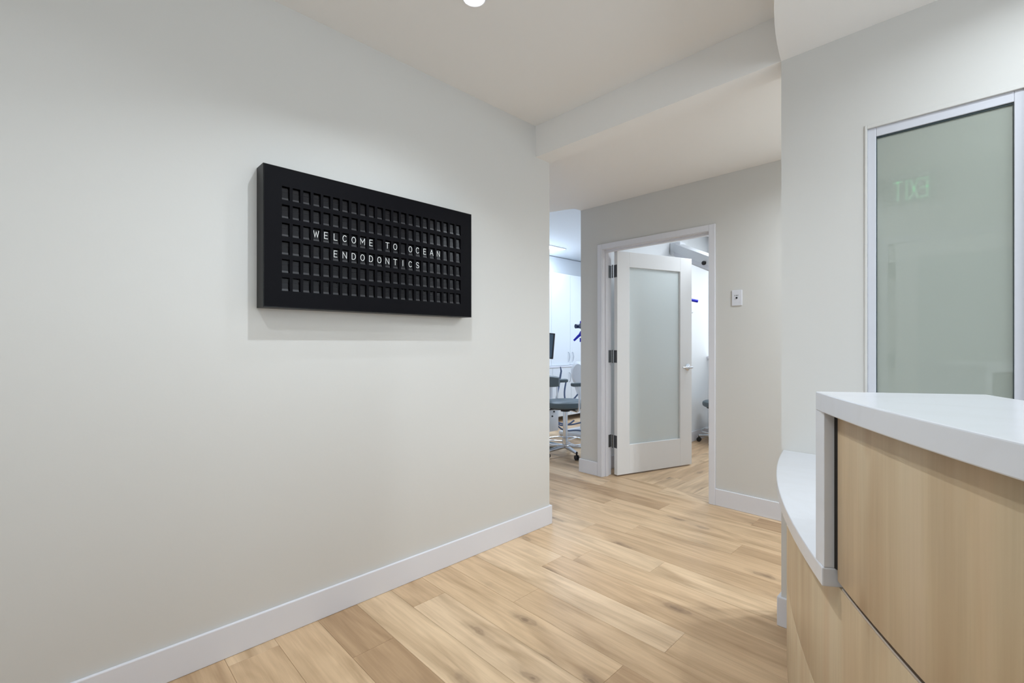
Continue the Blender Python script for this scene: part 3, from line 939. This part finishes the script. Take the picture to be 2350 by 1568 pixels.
stool('dental_stool', (-3.21, 3.945, 0), math.radians(67), 'grey padded dental stool with armrests and chrome foot ring in the treatment room')
stool('dental_stool', (-2.235, 5.72, 0), math.radians(140), 'dental stool with only a caster showing behind the door frame', arms=False, seat_z=.52, back=True)

# ------------------------------------------------------------------ dental cart with hoses
ct = tag(empty('dental_cart', (-3.55, 4.02, 0), 0), 'white dental delivery cart with grey hoses left of the stool', 'cart')
bpy.context.view_layer.update()
def wp(px, py, d):
    """world point on the ray of a pixel at distance d along the view (used to lay things out)"""
    t = (px - 1175) / 1064
    s, c = math.sin(YAW), math.cos(YAW)
    return Vector((d * (-s + c * t), d * (c + s * t), CAM_Z + d * (788 - py) / 1064))
cc = wp(1250, 960, 5.45)
part('body', B(cc.x - .20, cc.x + .115, cc.y - .12, cc.y + .12, .19, .48, bev=.012), 'white_plastic', ct, True)
part('tray_top', B(cc.x - .22, cc.x + .13, cc.y - .14, cc.y + .14, .48, .50, bev=.006), 'plate', ct, True)
part('post', B(cc.x - .08, cc.x + .03, cc.y - .05, cc.y + .05, .03, .19, bev=.005), 'satin', ct)
part('base', B(cc.x - .24, cc.x + .13, cc.y - .16, cc.y + .16, .0, .03, bev=.008), 'grey_vinyl', ct)
for k, (dy, z) in enumerate(((.03, .45), (.08, .42), (.05, .37))):
    bm = lathe(bmesh.new(), [(0, .012), (.008, .011), (.01, 0)], n=14)
    for v in bm.verts: v.co = Vector((cc.x + .115 + v.co.z, cc.y + dy - .05 + v.co.x, z + v.co.y))
    part('knob', bm, 'rubber', ct, True)
mast = wp(1262, 900, 5.5)
bm = bmesh.new(); tube(bm, [(mast.x, mast.y, .50), (mast.x, mast.y, .83)], .03, 14); part('mast', bm, 'white_plastic', ct, True)
bm = bmesh.new()
A_, B_, C_ = wp(1286, 842, 5.7), wp(1288, 852, 5.7), wp(1286, 864, 5.7)
tube(bm, [A_, B_, C_, wp(1283, 885, 5.7)], [.006, .011, .012, .008], 10); o = part('suction_tip', bm, 'hose', ct, True); o['label'] = 'blue suction handpiece'
for k, pp in enumerate((((1283, 885), (1279, 905), (1273, 935), (1277, 975), (1300, 978), (1318, 965)), ((1300, 870), (1294, 905), (1300, 930), (1318, 915), (1326, 905)),
                        ((1275, 968), (1290, 973), (1308, 976), (1333, 970), (1345, 968)), ((1278, 950), (1276, 975), (1295, 990), (1325, 987), (1345, 992)))):
    P_ = [wp(x, y, 5.75 + .02 * k) for x, y in pp]
    # smooth polyline
    for _ in range(2):
        Q = [P_[0]]
        for a, b in zip(P_, P_[1:]): Q += [a * .75 + b * .25, a * .25 + b * .75]
        P_ = Q + [P_[-1]]
    for p in P_: p.z = max(p.z, .03)
    bm = bmesh.new(); tube(bm, P_, .010, 8); part('hose', bm, 'hose', ct, True)

# ------------------------------------------------------------------ patient chair
ch = tag(empty('dental_chair', wp(1345, 990, 6.1).to_tuple()[:2] + (0,)), 'white dental patient chair with a plastic-wrapped headrest, cut by the corridor wall', 'dental chair')
bpy.context.view_layer.update()
c0 = wp(1352, 960, 6.15)
part('chair_base', B(c0.x - .28, c0.x + .10, c0.y - .3, c0.y + .35, 0, .06, bev=.02), 'white_plastic', ch, True)
part('lift_column', B(c0.x - .12, c0.x + .06, c0.y - .05, c0.y + .2, .06, .36, bev=.02), 'white_plastic', ch, True)
bm = bmesh.new(); box(bm, c0.x - .26, c0.x + .22, c0.y - .35, c0.y + .65, .36, .46, .04, 4); part('seat_cushion', bm, 'cool_wall', ch, True)
bm = bmesh.new()
hb = wp(1326, 860, 6.0)
nn = 26
ra = []
for k in range(nn):
    a = 2 * math.pi * k / nn
    ra.append((.085 * math.cos(a), .155 * math.sin(a) + .02))
fr_ = [bm.verts.new(hb + Vector((x * .7, x * .7, z))) for x, z in ra]
bk_ = [bm.verts.new(hb + Vector((-.05, .05, 0)) + Vector((x * .7, x * .7, z)) * .94) for x, z in ra]
f2 = [bm.verts.new(hb + Vector((.02, -.02, 0)) + Vector((x * .7, x * .7, z)) * .8) for x, z in ra]
for k in range(nn):
    bm.faces.new((fr_[k], fr_[(k + 1) % nn], bk_[(k + 1) % nn], bk_[k])); bm.faces.new((f2[k], f2[(k + 1) % nn], fr_[(k + 1) % nn], fr_[k]))
bm.faces.new(bk_[::-1]); bm.faces.new(f2)
o = part('headrest', bm, 'white_plastic', ch, True); o['label'] = 'rounded headrest in clear wrap'
bm = bmesh.new()
tube(bm, [hb + Vector((-.02, .02, -.12)), hb + Vector((.02, .06, -.3)), Vector((c0.x, c0.y + .1, .45))], .05, 12); part('back_support', bm, 'white_plastic', ch, True)

# ------------------------------------------------------------------ monitor
mo = tag(empty('monitor', wp(1235, 780, 6.0)), 'flat wall-arm monitor at the left edge of the treatment room view', 'monitor')
Rr_ = Vector((math.cos(YAW), math.sin(YAW), 0)); Ff = Vector((-math.sin(YAW), math.cos(YAW), 0))
mc = wp(1240, 792, 6.0)
mxf = Matrix.Translation(mc) @ Matrix.Rotation(YAW + math.radians(-28), 4, 'Z') @ Matrix.Rotation(math.radians(5), 4, 'Y')
mo.matrix_world = Matrix.Translation(mc)
bpy.context.view_layer.update()
def loc_part(name, bm, m, xf, parent, smooth=False):
    bm.transform(xf); return part(name, bm, m, parent, smooth)
loc_part('monitor_body', box(bmesh.new(), -.25, .185, .0, .03, -.165, .165, .006), 'rubber', mxf, mo)
loc_part('screen', box(bmesh.new(), -.238, .173, -.003, .001, -.152, .152), 'screen', mxf, mo)
bm = bmesh.new(); p = mxf @ Vector((-.1, .03, 0))
tube(bm, [p, p + Vector((-.10, .12, 0)), (p.x - .10, p.y + .12, 2.64)], .02, 10); part('ceiling_pole', bm, 'white_plastic', mo, True)

# ------------------------------------------------------------------ microscopes
def microscope(anchor, name, label):
    return tag(empty(name, anchor), label, 'microscope')
h0 = wp(1352, 758, 5.4)
ms = microscope(h0, 'dental_microscope', 'dental microscope with blue grips at the right edge of the treatment room view')
bpy.context.view_layer.update()
Rv = Vector((math.cos(YAW), math.sin(YAW), 0)); Uz = Vector((0, 0, 1))
def at(px, py, d=5.4): return wp(px, py, d)
bm = bmesh.new(); box(bm, h0.x - .07, h0.x + .07, h0.y - .07, h0.y + .07, h0.z - .09, h0.z + .10, .02, 3); part('optical_head', bm, 'white_plastic', ms, True)
bm = bmesh.new(); tube(bm, [at(1345, 754), at(1328, 749)], .022, 14); tube(bm, [at(1328, 749, 5.38), at(1321, 749, 5.36)], [.024, .026], 14); part('eyepiece', bm, 'dark_blue', ms, True)
bm = bmesh.new(); tube(bm, [at(1345, 751, 5.33), at(1336, 748, 5.31), at(1331, 747, 5.3)], [.02, .024, .026], 14); part('eyepiece', bm, 'dark_blue', ms, True)
bm = bmesh.new(); tube(bm, [at(1345, 741), at(1331, 740)], [.012, .016], 12); part('focus_knob', bm, 'blue', ms, True)
bm = bmesh.new(); tube(bm, [at(1338, 764), at(1328, 771), at(1317, 782)], [.022, .016, .012], 12); o = part('grip', bm, 'blue', ms, True); o['label'] = 'blue hand grip'
bm = bmesh.new(); tube(bm, [at(1340, 767), at(1333, 765), at(1329, 770)], [.024, .026, .012], 12); tube(bm, [at(1333, 776), at(1333, 785)], .014, 12); o = part('grip', bm, 'blue', ms, True)
bm = bmesh.new(); tube(bm, [h0 + Vector((0, 0, .1)), h0 + Vector((.0, .0, .3)), h0 + Vector((.05, .12, .45)), (h0.x + .05, h0.y + .12, 2.64)], .025, 12); part('ceiling_arm', bm, 'white_plastic', ms, True)

# wall arm in the room behind the door
a0_, a1_ = Vector((-2.47, 5.06, 2.285)), Vector((-1.60, 4.435, 1.865))
ar = tag(empty('microscope_arm', (-2.55, 5.12, 2.28)), 'white box-section microscope arm above the open door leaf', 'microscope arm')
bpy.context.view_layer.update()
dv = (a1_ - a0_); Ln = dv.length; dv.normalize()
yv = Vector((0, 0, 1)).cross(dv).normalized(); zv = dv.cross(yv)
axf = Matrix(((dv.x, yv.x, zv.x, a0_.x), (dv.y, yv.y, zv.y, a0_.y), (dv.z, yv.z, zv.z, a0_.z), (0, 0, 0, 1)))
bm = bmesh.new(); box(bm, .0, Ln, -.055, .055, -.025, .065, .006); loc_part('arm_cover', bm, 'white_plastic', axf, ar, True)
bm = bmesh.new()
nn = 14; prof = [(0., -.025)] + [(.085 - .085 * math.cos(math.pi / 2 * k / nn), -.025 - .05 * math.sin(math.pi / 2 * k / nn)) for k in range(nn + 1)][1:] + [(Ln, -.06), (Ln, -.025)]
fa = [bm.verts.new((x, -.048, z)) for x, z in prof]; fb = [bm.verts.new((x, .048, z)) for x, z in prof]
bm.faces.new(fa); bm.faces.new(fb[::-1])
for k in range(len(prof)): bm.faces.new((fa[k], fa[(k + 1) % len(prof)], fb[(k + 1) % len(prof)], fb[k]))
loc_part('arm_underside', bm, 'plate', axf, ar, True)
bm = bmesh.new(); tube(bm, [(.22, .0, -.085), (Ln, .0, -.08)], .010, 10); tube(bm, [(.3, 0, -.085), (.3, 0, -.05)], .008, 8); loc_part('cable_tube', bm, 'alu', axf, ar, True)
bm = bmesh.new(); bmesh.ops.create_uvsphere(bm, u_segments=16, v_segments=10, radius=.022); bm.transform(Matrix.Translation((.70, -.07, -.01))); loc_part('clamp_knob', bm, 'rubber', axf, ar, True)
bm = bmesh.new(); box(bm, XP2 + .003, a0_.x + .05, 5.02, 5.16, 2.23, 2.37, .01); part('wall_bracket', bm, 'white_plastic', ar, True)
bm = bmesh.new(); tube(bm, [(-2.41, 5.05, 2.25), (-2.41, 5.05, 1.80), (-2.36, 5.02, 1.73)], .022, 12); part('drop_tube', bm, 'white_plastic', ar, True)
bm = bmesh.new(); box(bm, -2.43, -2.29, 4.95, 5.09, 1.55, 1.75, .02, 3); part('optical_head', bm, 'white_plastic', ar, True)
bm = bmesh.new(); g0, g1 = wp(1562, 684, 5.07), wp(1601, 691.5, 5.07); tube(bm, [g0, g1], .016, 14); o = part('grip', bm, 'blue', ar, True); o['label'] = 'blue hand grip'
